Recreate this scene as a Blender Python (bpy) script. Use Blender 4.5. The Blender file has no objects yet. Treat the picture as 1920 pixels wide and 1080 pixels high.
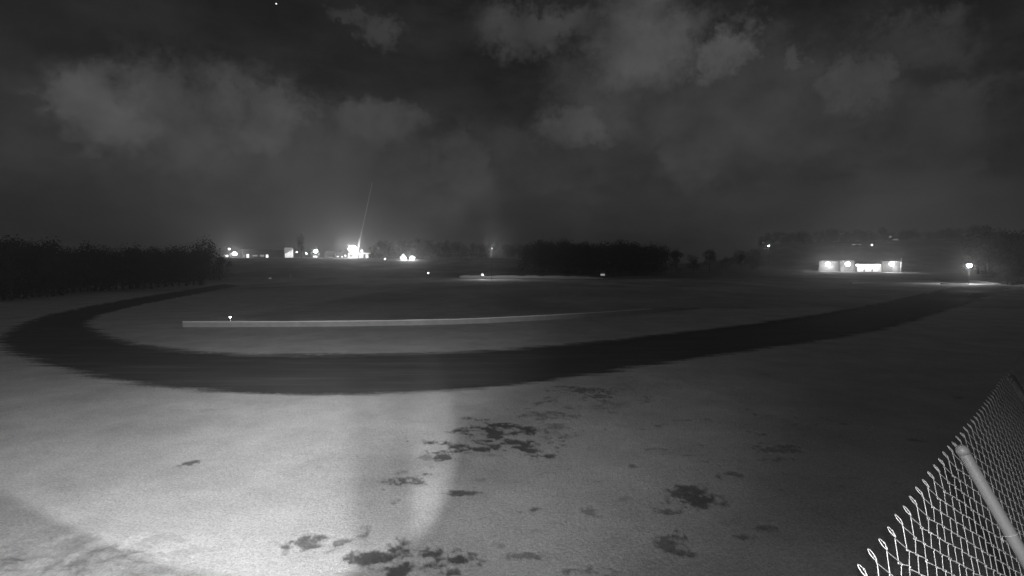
import bpy, math, random
import numpy as np
from mathutils import Vector, Matrix

# ------------------------------------------------------------------ camera
CAM_H = 4.0
FPX = 960.0                      # focal length in pixels of the 1920 px wide photograph
HORIZON = 500.0
PITCH = math.atan((540.0 - HORIZON) / FPX)
scene = bpy.context.scene
cam_data = bpy.data.cameras.new('camera')
cam_data.sensor_width = 36.0
cam_data.lens = 18.0
cam_data.clip_start = 0.05
cam_data.clip_end = 6000.0
camera = bpy.data.objects.new('camera', cam_data)
scene.collection.objects.link(camera)
camera.location = (0, 0, CAM_H)
camera.rotation_euler = (math.radians(90) - PITCH, 0, 0)
scene.camera = camera

scene.view_settings.view_transform = 'Standard'
scene.view_settings.look = 'None'
scene.view_settings.exposure = 0.0
scene.view_settings.gamma = 1.0
scene.view_settings.use_curve_mapping = False
scene.cycles.use_denoising = True
scene.cycles.volume_bounces = 1
scene.cycles.max_bounces = 6
scene.cycles.diffuse_bounces = 2
scene.cycles.sample_clamp_indirect = 1.0


def ray(px, py):
    """world direction through a pixel of the photograph"""
    cx, cy = (px - 960.0) / FPX, -(py - 540.0) / FPX
    c, s = math.cos(PITCH), math.sin(PITCH)
    return Vector((cx, c + cy * s, cy * c - s))


# ------------------------------------------------------------------ night sky
world = bpy.data.worlds.new('World')
scene.world = world
world.use_nodes = True
wt = world.node_tree
wt.nodes.clear()


class G:
    """tiny helper for writing node maths"""
    def __init__(self, tree):
        self.t = tree

    def n(self, kind, **kw):
        nd = self.t.nodes.new(kind)
        for k, v in kw.items():
            setattr(nd, k, v)
        return nd

    def link(self, a, b):
        self.t.links.new(a, b)

    def m(self, op, a, b=None, c=None, clamp=False):
        nd = self.t.nodes.new('ShaderNodeMath')
        nd.operation = op
        nd.use_clamp = clamp
        for i, v in enumerate((a, b, c)):
            if v is None:
                continue
            if isinstance(v, (int, float)):
                nd.inputs[i].default_value = v
            else:
                self.t.links.new(v, nd.inputs[i])
        return nd.outputs[0]

    def smooth(self, v, lo, hi):
        nd = self.t.nodes.new('ShaderNodeMapRange')
        nd.interpolation_type = 'SMOOTHSTEP'
        self.t.links.new(v, nd.inputs['Value'])
        nd.inputs['From Min'].default_value = lo
        nd.inputs['From Max'].default_value = hi
        return nd.outputs['Result']

    def noise(self, vec, scale, detail=4.0, rough=0.55, color=False):
        nd = self.t.nodes.new('ShaderNodeTexNoise')
        nd.inputs['Scale'].default_value = scale
        nd.inputs['Detail'].default_value = detail
        nd.inputs['Roughness'].default_value = rough
        if vec is not None:
            self.t.links.new(vec, nd.inputs['Vector'])
        return nd.outputs['Color' if color else 'Fac']


w = G(wt)
SKY_BASE = 0.0145
CLOUD_GAIN = 0.080
tc = w.n('ShaderNodeTexCoord')
gen = tc.outputs['Generated']
sep = w.n('ShaderNodeSeparateXYZ')
w.link(gen, sep.inputs[0])
dx, dy, dz = sep.outputs
az = w.m('ARCTAN2', dx, dy)
el = w.m('ARCSINE', dz)
wn = w.n('ShaderNodeSeparateColor')
w.link(w.noise(gen, 7.0, 10.0, 0.74, color=True), wn.inputs[0])
waz = w.m('ADD', az, w.m('MULTIPLY', w.m('SUBTRACT', wn.outputs[0], 0.5), 0.30))
wel = w.m('ADD', el, w.m('MULTIPLY', w.m('SUBTRACT', wn.outputs[1], 0.5), 0.20))


def cloud_blob(px, py, rx, up, down, amp):
    """a cloud heap: firm rounded top, belly that fades out downward"""
    d = ray(px, py).normalized()
    a0, e0 = math.atan2(d.x, d.y), math.asin(d.z)
    ca = math.cos(a0)
    RX = rx / FPX * ca * ca
    U, D = up / FPX * ca, down / FPX * ca
    x = w.m('DIVIDE', w.m('SUBTRACT', waz, a0), RX)
    e = w.m('SUBTRACT', wel, e0)
    y = w.m('SUBTRACT', w.m('DIVIDE', w.m('MAXIMUM', e, 0.0), U), w.m('DIVIDE', w.m('MINIMUM', e, 0.0), D))
    r = w.m('SQRT', w.m('ADD', w.m('MULTIPLY', x, x), w.m('MULTIPLY', y, y)))
    return w.m('MULTIPLY', w.smooth(r, 1.3, 0.30), amp)


blobs = [
    (210, 215, 130, 95, 95, .75), (330, 215, 190, 75, 140, .55), (500, 215, 110, 80, 90, .6),
    (690, 225, 120, 30, 60, .5), (120, 170, 70, 60, 120, .25), (870, 320, 90, 75, 110, .42),
    (1190, 75, 120, 95, 120, .72), (1340, 95, 75, 50, 70, .8), (1010, 40, 120, 28, 40, .45),
    (1490, 110, 42, 30, 40, .5), (1610, 150, 90, 55, 90, .55), (1080, 245, 110, 42, 60, .6),
    (1290, 290, 100, 45, 90, .4), (1720, 60, 150, 45, 80, .3), (710, 50, 40, 22, 26, .3),
    (655, 28, 40, 10, 14, .25), (1700, 350, 200, 50, 110, .25), (560, 350, 420, 60, 130, .22),
    (1200, 380, 300, 50, 70, .18), (1800, 190, 120, 60, 90, .3), (450, 250, 420, 90, 150, .36), (1380, 200, 330, 120, 160, .34), (1150, 160, 140, 80, 120, .4),
    (950, 300, 420, 60, 120, .22), (1650, 230, 260, 90, 130, .28), (60, 250, 120, 60, 120, .2),
]
cl = None
for b in blobs:
    v = cloud_blob(*b)
    cl = v if cl is None else w.m('MAXIMUM', cl, v)
tex = w.noise(gen, 11.0, 7.0, 0.6)
broad = w.smooth(w.noise(gen, 2.6, 5.0, 0.55), 0.42, 0.75)
inframe = w.smooth(w.m('ABSOLUTE', az), 0.80, 1.0)      # the heaps are those in view; elsewhere the same kind of cloud
cl = w.m('ADD', cl, w.m('MULTIPLY', broad, w.m('ADD', 0.10, w.m('MULTIPLY', inframe, 0.35))))
cl = w.m('MULTIPLY', cl, w.m('ADD', 0.15, w.m('MULTIPLY', tex, 1.7)))
low = w.smooth(el, 0.42, 0.02)                           # sky glow of the town low over the horizon
base = w.m('ADD', w.m('MULTIPLY', low, 0.001), SKY_BASE)
mapn = w.n('ShaderNodeMapping')
w.link(gen, mapn.inputs['Vector'])
mapn.inputs['Scale'].default_value = (1.0, 1.0, 2.2)
mott = w.smooth(w.noise(mapn.outputs[0], 4.2, 9.0, 0.66), 0.30, 0.72)
base = w.m('MULTIPLY', base, w.m('ADD', 0.62, w.m('MULTIPLY', mott, 0.85)))
lum = w.m('ADD', base, w.m('MULTIPLY', cl, CLOUD_GAIN))
sd = ray(518, 7).normalized()                            # one bright star
dot = w.n('ShaderNodeVectorMath', operation='DOT_PRODUCT')
w.link(gen, dot.inputs[0])
dot.inputs[1].default_value = sd
lum = w.m('ADD', lum, w.m('MULTIPLY', w.m('GREATER_THAN', dot.outputs['Value'], math.cos(0.0011)), 1.6))
bg = w.n('ShaderNodeBackground')
w.link(lum, bg.inputs['Color'])
bg.inputs['Strength'].default_value = 1.0
wo = w.n('ShaderNodeOutputWorld')
w.link(bg.outputs[0], wo.inputs[0])

# ------------------------------------------------------------------ infrared lamps beside the camera
GREY = (1.0, 1.0, 1.0)


def look_rot(yaw_deg, down_deg):
    d = Vector((math.sin(math.radians(yaw_deg)) * math.cos(math.radians(down_deg)),
                math.cos(math.radians(yaw_deg)) * math.cos(math.radians(down_deg)),
                -math.sin(math.radians(down_deg))))
    return d.to_track_quat('-Z', 'Y').to_euler()


def spot(name, loc, yaw, down, half, blend, power, radius=0.02):
    l = bpy.data.lights.new(name, 'SPOT')
    l.energy = power
    l.color = GREY
    l.spot_size = math.radians(2 * half)
    l.spot_blend = blend
    l.shadow_soft_size = radius
    o = bpy.data.objects.new(name, l)
    scene.collection.objects.link(o)
    o.location = loc
    o.rotation_euler = look_rot(yaw, down)
    return o


L1 = Vector((-0.26, 0.0, CAM_H + 0.50))
LAMPS = [  # name, place, yaw, down, half angle, edge softness, power, radius
    ('wide_lamp', Vector((-1.10, 0.0, CAM_H + 0.50)), -9, 3, 48, 1.0, 3400, 0.02),
    ('wide_lamp', Vector((-1.45, 0.0, CAM_H + 0.50)), -54, 27, 42, 1.0, 4000, 0.02),  # added to brighten the ground at the lower left
    ('throw_lamp', Vector((-1.30, 0.0, CAM_H + 0.50)), -14, 0, 27, 1.0, 14000, 0.02),
    ('pool_lamp', L1, -32.23, 4.81, 19.07, 0.10, 2300, 0.007),
    ('pool_lamp', Vector((-0.42, 0.0, CAM_H + 0.50)), -32.23, 4.81, 19.07, 0.12, 1700, 0.02),
    ('pool_lamp', Vector((-0.58, 0.0, CAM_H + 0.50)), -34.0, 4.0, 18.0, 0.9, 1800, 0.02),
    ('fence_fill', Vector((0.07, 0.0, CAM_H + 0.07)), 27, 34, 31, 1.0, 420, 0.01),  # added to light the fence wires that the wide lamps miss
]
for a_ in LAMPS:
    o_ = spot(*a_)
    if a_[0] == 'pool_lamp':          # oval reflector, turned on its side
        yw, dn_ = math.radians(a_[2]), math.radians(a_[3])
        fv = Vector((math.sin(yw) * math.cos(dn_), math.cos(yw) * math.cos(dn_), -math.sin(dn_)))
        rv = fv.cross(Vector((0, 0, 1))).normalized()
        uv = rv.cross(fv)
        cr, sr = math.cos(math.radians(-52.13)), math.sin(math.radians(-52.13))
        r2, u2 = rv * cr + uv * sr, -rv * sr + uv * cr
        o_.rotation_euler = Matrix((r2, u2, -fv)).transposed().to_euler()
        o_.scale = (2.047, 1.0, 1.0)

# ------------------------------------------------------------------ helpers
rng = np.random.default_rng(7)
random.seed(7)


def tag(o, label=None, cat=None, group=None, kind=None):
    if label: o['label'] = label
    if cat: o['category'] = cat
    if group: o['group'] = group
    if kind: o['kind'] = kind
    return o


def empty(name, loc, rz=0.0):
    o = bpy.data.objects.new(name, None)
    scene.collection.objects.link(o)
    o.location = loc
    o.rotation_euler = (0, 0, rz)
    o.empty_display_size = 0.2
    return o


def link_mesh(name, me, mat, parent=None):
    o = bpy.data.objects.new(name, me)
    if mat and not me.materials:
        me.materials.append(mat)
    scene.collection.objects.link(o)
    if parent:
        o.parent = parent
    return o


def copy_tree(o, parent=None):
    c = o.copy()
    scene.collection.objects.link(c)
    c.parent = parent
    for ch in list(o.children):
        copy_tree(ch, c)
    return c


class MB:
    """collects simple solids into one mesh"""
    def __init__(self):
        self.v, self.f = [], []

    def add(self, vs, fs):
        k = len(self.v)
        self.v += [tuple(p) for p in vs]
        self.f += [tuple(i + k for i in f) for f in fs]
        return self

    def box(self, x0, x1, y0, y1, z0, z1):
        vs = [(x, y, z) for z in (z0, z1) for y in (y0, y1) for x in (x0, x1)]
        return self.add(vs, [(0, 2, 3, 1), (4, 5, 7, 6), (0, 1, 5, 4), (2, 6, 7, 3), (0, 4, 6, 2), (1, 3, 7, 5)])

    def prism(self, poly, y0, y1):
        """polygon in xz extruded along y"""
        n = len(poly)
        vs = [(x, y0, z) for x, z in poly] + [(x, y1, z) for x, z in poly]
        fs = [tuple(range(n)), tuple(range(2 * n - 1, n - 1, -1))]
        fs += [(i, i + n, (i + 1) % n + n, (i + 1) % n) for i in range(n)]
        return self.add(vs, fs)

    def tube(self, pts, rad, sides=8, cap=True):
        pts = [Vector(p) for p in pts]
        n = len(pts)
        rads = rad if isinstance(rad, (list, tuple)) else [rad] * n
        rings = []
        ref = None
        for i, p in enumerate(pts):
            t = (pts[min(i + 1, n - 1)] - pts[max(i - 1, 0)]).normalized()
            if ref is None:
                ref = t.orthogonal().normalized()
            ref = (ref - t * ref.dot(t))
            ref = ref.normalized() if ref.length > 1e-6 else t.orthogonal().normalized()
            b = t.cross(ref)
            rings.append([p + (ref * math.cos(a) + b * math.sin(a)) * rads[i]
                          for a in [2 * math.pi * k / sides for k in range(sides)]])
        vs = [q for r in rings for q in r]
        fs = [(i * sides + k, i * sides + (k + 1) % sides, (i + 1) * sides + (k + 1) % sides, (i + 1) * sides + k)
              for i in range(n - 1) for k in range(sides)]
        if cap:
            fs.append(tuple(range(sides - 1, -1, -1)))
            fs.append(tuple((n - 1) * sides + k for k in range(sides)))
        return self.add(vs, fs)

    def lathe(self, prof, c=(0, 0, 0), sides=16):
        """prof: list of (radius, z)"""
        vs = [(c[0] + r * math.cos(2 * math.pi * k / sides), c[1] + r * math.sin(2 * math.pi * k / sides), c[2] + z)
              for r, z in prof for k in range(sides)]
        n = len(prof)
        fs = [(i * sides + k, i * sides + (k + 1) % sides, (i + 1) * sides + (k + 1) % sides, (i + 1) * sides + k)
              for i in range(n - 1) for k in range(sides)]
        fs += [tuple(range(sides - 1, -1, -1)), tuple((n - 1) * sides + k for k in range(sides))]
        return self.add(vs, fs)

    def mesh(self, name, smooth=False):
        me = bpy.data.meshes.new(name)
        me.from_pydata(self.v, [], self.f)
        if smooth:
            me.polygons.foreach_set('use_smooth', [True] * len(me.polygons))
        me.update()
        return me

    def build(self, name, mat, parent=None, smooth=False):
        return link_mesh(name, self.mesh(name, smooth), mat, parent)


def hash2(ix, iy, seed):
    h = (ix.astype(np.int64) * 374761393 + iy.astype(np.int64) * 668265263 + seed * 974634777) & 0xffffffff
    h = ((h ^ (h >> 13)) * 1274126177) & 0xffffffff
    return ((h ^ (h >> 16)) & 0xffff) / 65535.0


def vnoise(x, y, seed=0):
    ix, iy = np.floor(x), np.floor(y)
    fx, fy = x - ix, y - iy
    fx, fy = fx * fx * (3 - 2 * fx), fy * fy * (3 - 2 * fy)
    a, b = hash2(ix, iy, seed), hash2(ix + 1, iy, seed)
    c, d = hash2(ix, iy + 1, seed), hash2(ix + 1, iy + 1, seed)
    return (a * (1 - fx) + b * fx) * (1 - fy) + (c * (1 - fx) + d * fx) * fy


def fbm(x, y, seed=0, octv=4, rough=0.5):
    s, a, t = 0.0, 1.0, 0.0
    for k in range(octv):
        s = s + a * vnoise(x * 2 ** k + 13.7 * k, y * 2 ** k - 7.1 * k, seed + k)
        t += a
        a *= rough
    return s / t - 0.5


def S(t):
    t = np.clip(t, 0, 1)
    return t * t * (3 - 2 * t)


def terrain(x, y):
    """height of the land (large shapes only)"""
    x, y = np.asarray(x, float), np.asarray(y, float)
    r = np.hypot(x, y)
    a = np.degrees(np.arctan2(x, y))
    left = S((12 - a) / 14.0)
    A = 3.3 + (9.8 - 3.3) * left
    h = A * S((r - 140) / 230.0)
    hill = S((a - 19) / 9.0) * S((75 - a) / 20.0)
    h = h + 24.0 * hill * S((r - 320) / 260.0)
    h = h + 6.0 * S((r - 560) / 300.0) * (1 - hill)
    h = h + 1.2 * fbm(x / 60.0, y / 60.0, 3, 3) * S((r - 130) / 120.0)
    return h


def th(x, y):
    return float(terrain(x, y))


def flat(px, py):
    """point of the level ground seen at a pixel"""
    d = ray(px, py)
    t = CAM_H / -d.z
    return (d.x * t, d.y * t)


def at(px, Y):
    """ground point in the column of pixel px at distance Y"""
    x = (px - 960.0) / FPX * Y
    return Vector((x, Y, th(x, Y)))


def face_cam(x, y):
    return -math.atan2(x, y)


# ------------------------------------------------------------------ materials (infrared picture: all grey)
def new_mat(name):
    m = bpy.data.materials.new(name)
    m.use_nodes = True
    m.node_tree.nodes.clear()
    g = G(m.node_tree)
    out = g.n('ShaderNodeOutputMaterial')
    p = g.n('ShaderNodeBsdfPrincipled')
    g.link(p.outputs[0], out.inputs[0])
    return m, g, p


def plain(name, v, rough=0.7, var=0.25, scale=3.0, bump=0.15, metal=0.0, spec=0.3):
    m, g, p = new_mat(name)
    tcn = g.n('ShaderNodeTexCoord')
    n = g.noise(tcn.outputs['Object'], scale, 6.0, 0.6)
    lo, hi = v * (1 - var), v * (1 + var)
    val = g.m('ADD', g.m('MULTIPLY', n, hi - lo), lo)
    cmb = g.n('ShaderNodeCombineColor')
    for i in range(3):
        g.link(val, cmb.inputs[i])
    g.link(cmb.outputs[0], p.inputs['Base Color'])
    p.inputs['Roughness'].default_value = rough
    p.inputs['Metallic'].default_value = metal
    p.inputs['Specular IOR Level'].default_value = spec
    if bump:
        b = g.n('ShaderNodeBump')
        b.inputs['Strength'].default_value = bump
        b.inputs['Distance'].default_value = 0.02
        g.link(g.noise(tcn.outputs['Object'], scale * 6, 4.0), b.inputs['Height'])
        g.link(b.outputs[0], p.inputs['Normal'])
    return m


def emit(name, strength):
    m = bpy.data.materials.new(name)
    m.use_nodes = True
    m.node_tree.nodes.clear()
    g = G(m.node_tree)
    out = g.n('ShaderNodeOutputMaterial')
    e = g.n('ShaderNodeEmission')
    e.inputs['Color'].default_value = (1, 1, 1, 1)
    e.inputs['Strength'].default_value = strength
    g.link(e.outputs[0], out.inputs[0])
    return m


M = {
    'foliage': plain('foliage', 0.075, 0.9, 0.5, 1.2, 0),
    'bark': plain('bark', 0.09, 0.95, 0.4, 5.0, 0.4),
    'galv': plain('galvanised_steel', 0.20, 0.45, 0.2, 20.0, 0.1, 0.0, 0.5),
    'wire': plain('fence_wire', 0.38, 0.35, 0.3, 40.0, 0.0, 0.0, 0.6),
    'concrete': plain('concrete', 0.30, 0.85, 0.3, 2.5, 0.3),
    'snowcap': plain('packed_snow', 0.75, 0.8, 0.12, 4.0, 0.4),
    'plaster': plain('plaster', 0.75, 0.8, 0.15, 1.0, 0.1),
    'plaster_grey': plain('grey_cladding', 0.05, 0.7, 0.2, 1.0, 0.1),
    'dark_wall': plain('dark_wall', 0.09, 0.8, 0.3, 1.0, 0.1),
    'roof': plain('roof_sheet', 0.06, 0.7, 0.3, 1.5, 0.2),
    'door': plain('door_paint', 0.12, 0.5, 0.2, 1.0, 0.05),
    'dark_glass': plain('dark_glass', 0.03, 0.1, 0.1, 1.0, 0.0, 0.0, 0.5),
    'housing': plain('lamp_housing', 0.10, 0.5, 0.2, 4.0, 0.05),
    'lit': emit('lit_window', 1.6),
    'lit_dim': emit('dim_lit_window', 0.30),
    'lens': emit('lamp_glass', 60.0),
    'lens_small': emit('small_lamp_glass', 22.0),
    'turf_blade': plain('frozen_grass', 0.07, 0.9, 0.5, 8.0, 0),
}


def ground_material():
    m, g, p = new_mat('snow_and_turf')
    tcn = g.n('ShaderNodeTexCoord')
    obj = tcn.outputs['Object']
    at_ = g.n('ShaderNodeAttribute', attribute_name='bare')
    bare = at_.outputs['Fac']
    fine = g.noise(obj, 9.0, 6.0, 0.65)
    grain = g.noise(obj, 26.0, 2.0, 0.8)
    mid = g.noise(obj, 0.45, 7.0, 0.68)
    snow = g.m('ADD', 0.36, g.m('MULTIPLY', mid, 0.62))
    snow = g.m('ADD', snow, g.m('MULTIPLY', g.m('SUBTRACT', fine, 0.5), 0.16))
    snow = g.m('ADD', snow, g.m('MULTIPLY', g.m('SUBTRACT', grain, 0.5), 0.75))
    turf = g.m('ADD', 0.07, g.m('MULTIPLY', fine, 0.16))
    edge = g.m('ADD', bare, g.m('MULTIPLY', g.m('SUBTRACT', fine, 0.5), 0.55))
    mask = g.smooth(edge, 0.22, 0.95)
    val = g.m('ADD', g.m('MULTIPLY', snow, g.m('SUBTRACT', 1.0, mask)), g.m('MULTIPLY', turf, mask))
    cmb = g.n('ShaderNodeCombineColor')
    for i in range(3):
        g.link(val, cmb.inputs[i])
    g.link(cmb.outputs[0], p.inputs['Base Color'])
    p.inputs['Roughness'].default_value = 0.85
    p.inputs['Specular IOR Level'].default_value = 0.15
    b = g.n('ShaderNodeBump')
    b.inputs['Strength'].default_value = 0.9
    b.inputs['Distance'].default_value = 0.05
    g.link(g.noise(obj, 16.0, 8.0, 0.78), b.inputs['Height'])
    g.link(b.outputs[0], p.inputs['Normal'])
    return m


def track_material():
    m, g, p = new_mat('wet_asphalt')
    tcn = g.n('ShaderNodeTexCoord')
    obj = tcn.outputs['Object']
    mp = g.n('ShaderNodeMapping')
    g.link(obj, mp.inputs['Vector'])
    mp.inputs['Scale'].default_value = (0.16, 1.5, 1.0)
    n1 = g.noise(mp.outputs[0], 1.0, 7.0, 0.65)
    n2 = g.noise(obj, 14.0, 5.0, 0.7)
    n3 = g.noise(obj, 0.35, 5.0, 0.6)
    val = g.m('ADD', 0.035, g.m('MULTIPLY', g.smooth(n1, 0.42, 0.85), 0.10))
    val = g.m('ADD', val, g.m('MULTIPLY', n3, 0.08))
    val = g.m('ADD', val, g.m('MULTIPLY', n2, 0.05))
    cmb = g.n('ShaderNodeCombineColor')
    for i in range(3):
        g.link(val, cmb.inputs[i])
    g.link(cmb.outputs[0], p.inputs['Base Color'])
    p.inputs['Roughness'].default_value = 0.75
    b = g.n('ShaderNodeBump')
    b.inputs['Strength'].default_value = 0.5
    b.inputs['Distance'].default_value = 0.01
    g.link(n2, b.inputs['Height'])
    g.link(b.outputs[0], p.inputs['Normal'])
    return m


# ------------------------------------------------------------------ race track outline (ground plan from the picture)
outer_px = [(420, 533), (340, 546), (250, 560), (140, 580), (60, 600), (15, 622), (0, 640), (12, 655), (45, 672), (105, 690), (200, 711),
            (300, 725), (400, 734), (520, 740), (650, 741), (780, 738), (900, 731), (1020, 717), (1150, 697),
            (1300, 674), (1450, 652), (1627, 627), (1780, 582), (1868, 550), (1925, 530)]
inner_px = [(1800, 536), (1765, 545), (1600, 580), (1400, 611), (1200, 633), (1050, 649), (860, 662), (660, 667), (500, 666),
            (400, 662), (300, 654), (240, 644), (190, 629), (160, 611), (163, 601), (200, 587), (280, 568), (360, 553), (450, 536)]


def chaikin(pts, k=2):
    for _ in range(k):
        q = [pts[0]]
        for a, b in zip(pts[:-1], pts[1:]):
            q.append((a[0] * .75 + b[0] * .25, a[1] * .75 + b[1] * .25))
            q.append((a[0] * .25 + b[0] * .75, a[1] * .25 + b[1] * .75))
        q.append(pts[-1])
        pts = q
    return pts


outer = chaikin([flat(*p) for p in outer_px])
inner = chaikin([flat(*p) for p in inner_px])
track_poly = np.array(outer + inner)


def signed_dist(x, y, poly):
    """negative inside"""
    d2 = np.full(x.shape, 1e18)
    inside = np.zeros(x.shape, bool)
    n = len(poly)
    for i in range(n):
        ax, ay = poly[i]
        bx, by = poly[(i + 1) % n]
        ex, ey = bx - ax, by - ay
        L = ex * ex + ey * ey + 1e-12
        t = np.clip(((x - ax) * ex + (y - ay) * ey) / L, 0, 1)
        d2 = np.minimum(d2, (x - ax - t * ex) ** 2 + (y - ay - t * ey) ** 2)
        if abs(ey) > 1e-9:
            c = ((ay > y) != (by > y)) & (x < (bx - ax) * (y - ay) / ey + ax)
            inside ^= c
    d = np.sqrt(d2)
    return np.where(inside, -d, d)


patches = [  # dark holes in the snow: pixel centre, half sizes, strength
    (350, 875, 20, 5, 1), (570, 1018, 24, 12, 1), (640, 1025, 22, 9, .9), (655, 1000, 30, 7, .8), (690, 1004, 8, 8, .9),
    (770, 1058, 78, 20, 1.2), (712, 1062, 26, 13, 1.1), (870, 930, 22, 5, 1), (985, 957, 38, 8, 1), (828, 832, 38, 6, 1.1),
    (832, 855, 26, 14, 1.1), (765, 905, 42, 8, 1), (740, 945, 10, 5, .8), (795, 862, 14, 4, .8), (890, 835, 24, 22, 1.1),
    (935, 812, 62, 20, 1.1), (975, 850, 34, 12, 1.1), (905, 822, 40, 20, 1), (1105, 740, 56, 10, .9), (1000, 772, 64, 14, .75),
    (1060, 815, 42, 8, .7), (1110, 768, 36, 8, .7), (870, 1050, 22, 7, .9), (965, 1047, 34, 7, .8), (920, 1022, 14, 6, .7),
    (1110, 962, 14, 8, .75), (1308, 932, 36, 20, 1), (1262, 941, 18, 6, .8), (1255, 965, 20, 8, .9), (1328, 921, 15, 10, .8),
    (1380, 900, 24, 9, .8), (1285, 1015, 22, 13, 1), (1250, 1030, 26, 12, .9), (1292, 1045, 28, 6, .9), (1400, 1018, 24, 8, .8),
    (1440, 998, 14, 8, .8), (1215, 1060, 22, 6, .8), (1065, 1076, 60, 8, .9), (1475, 850, 30, 12, .75), (1190, 876, 8, 4, .8),
    (380, 772, 50, 3, .5), (1390, 870, 30, 10, .6), (1200, 720, 60, 8, .5), (1540, 905, 30, 14, .45), (1360, 985, 20, 6, .5),
    (680, 1010, 10, 6, .8), (750, 890, 12, 4, .7), (810, 880, 8, 3, .7), (720, 925, 10, 4, .7), (900, 905, 12, 4, .6), (1150, 900, 10, 4, .5),
    (1180, 940, 10, 4, .6), (1225, 980, 12, 5, .7), (1340, 955, 14, 5, .7), (1360, 930, 10, 5, .7), (1270, 1000, 10, 5, .8), (620, 1040, 10, 4, .8),
    (590, 1050, 9, 4, .7), (540, 1040, 10, 4, .7), (1030, 800, 30, 5, .7), (1130, 755, 40, 6, .7), (1160, 730, 40, 5, .6), (1000, 1000, 12, 4, .6), (600, 880, 10, 3, .5), (1180, 800, 40, 8, .45), (1550, 780, 40, 12, .4), (1330, 760, 50, 8, .4),
]

wall_px = [(345, 614), (480, 614), (620, 613), (760, 611), (880, 608), (1000, 602), (1100, 596), (1200, 589), (1310, 580)]
wall_line = chaikin([flat(*p) for p in wall_px], 1)
wx = np.array([p[0] for p in wall_line])
wy = np.array([p[1] for p in wall_line])

# fence line
FH = 0.63                                           # the fence top lies this far below the lens
E = Vector((0.7474, 0.6644, 0.0))
Dn = Vector((0.345, -0.388, -1.0)).normalized()
P1 = Vector((1.513, 1.73, CAM_H - FH))              # top of the nearest post in view
fence_len = (CAM_H - FH) / -Dn.z

# ------------------------------------------------------------------ ground sheet
ang_f = np.radians(np.linspace(-50, 50, 820))
ang_b = np.radians(np.linspace(50, 310, 150))[1:-1]
ang = np.concatenate([ang_f, ang_b])
rad = [0.0]
rad = list(np.linspace(0.6, 5.0, 18))
while rad[-1] < 60:
    rad.append(rad[-1] * 1.0075)
while rad[-1] < 1500:
    rad.append(rad[-1] * 1.03)
rad = np.array(rad)
RR, AA = np.meshgrid(rad, ang, indexing='ij')
X, Y = RR * np.sin(AA), RR * np.cos(AA)


def bare_mask(x, y):
    b = np.zeros(x.shape)
    wxn = fbm(x * 1.0, y * 1.2, 21, 5, 0.62)
    wyn = fbm(x * 1.0 + 40, y * 1.4, 31, 5, 0.62)
    rag = fbm(x * 2.6, y * 3.4, 41, 5, 0.75)
    for px, py, rx, ry, a in patches:
        cx, cy = flat(px, py)
        hx = rx / FPX * cy
        hy = 0.5 * abs(flat(px, py - ry)[1] - flat(px, py + ry)[1])
        near = (np.abs(x - cx) < 5 * hx + 1.0) & (np.abs(y - cy) < 5 * hy + 1.0)
        if not near.any():
            continue
        xx, yy = x[near], y[near]
        u = (xx - cx) / hx + wxn[near] * 3.4
        v = (yy - cy) / hy + wyn[near] * 3.4
        r = np.sqrt(u * u + v * v)
        b[near] = np.maximum(b[near], a * np.clip((1.12 - 0.62 * r) + rag[near] * 4.0, 0, 1) * np.clip(2.4 - r, 0, 1))
    # thin scattered wear across the middle of the verge
    lane = np.exp(-((y - 11.0 - 0.15 * x) / 5.5) ** 2) * S((x + 3.0) / 4.0)
    sc = fbm(x * 1.7, y * 2.6, 51, 5, 0.68)
    b = np.maximum(b, np.clip((sc - 0.105) * 5.0, 0, 0.8) * lane)
    b = b * 0.78
    r = np.hypot(x, y)
    # the ground behind the low wall and far off is darker
    wyi = np.interp(x, wx, wy)
    behind = S((y - wyi + 0.3) / 0.8) * S((x + 24) / 4.0)
    far = S((r - 62) / 45.0)
    fieldn = 0.50 + 0.5 * fbm(x / 7.0, y / 12.0, 61, 4)
    b = np.maximum(b, np.maximum(behind * 0.9, far) * np.clip(fieldn + 0.35 * S((r - 140) / 60.0), 0.25, 1.0))
    # darker ground behind the fence
    side = (x - P1.x) * E.y - (y - P1.y) * E.x
    b = np.maximum(b, S((side - 1.2) / 1.5) * np.clip(0.75 + 1.2 * fbm(x * 0.8, y * 0.8, 71, 4), 0, 1))
    return np.clip(b, 0, 1)


bare = bare_mask(X, Y)
lx_, ly_ = flat(90, 1060)
bare = np.maximum(bare, np.exp(-(((X - lx_) / 1.8) ** 2 + ((Y - ly_) / 0.9) ** 2) ** 2) * np.clip(0.25 + 1.6 * fbm(X * 3.0, Y * 3.0, 81, 4, 0.7), 0, 0.6))
sdt = signed_dist(X.ravel(), Y.ravel(), track_poly).reshape(X.shape)
Z = terrain(X, Y)
snow = 0.045 + 0.016 * fbm(X * 0.5, Y * 0.5, 5, 3) + 0.010 * fbm(X * 5.0, Y * 5.0, 6, 3)
snow = snow - 0.012 * S((bare - 0.15) / 0.6) + 0.012 * fbm(X * 0.45 + 0.3 * Y, Y * 3.6, 19, 4, 0.6)
# slushy, drawn out streaks where the snow was pushed off the track
streak = fbm(X * 0.35, Y * 3.2, 9, 4, 0.6)
e = sdt + 0.30 + 1.1 * streak + 0.8 * fbm(X * 0.9, Y * 3.4, 12, 5, 0.72)
cover = S((e + 0.35) / 0.5)
bare = np.maximum(bare, (1 - S((e + 0.25) / 1.5)) * 0.95)
snow = snow * cover + (-0.03) * (1 - cover)
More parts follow.
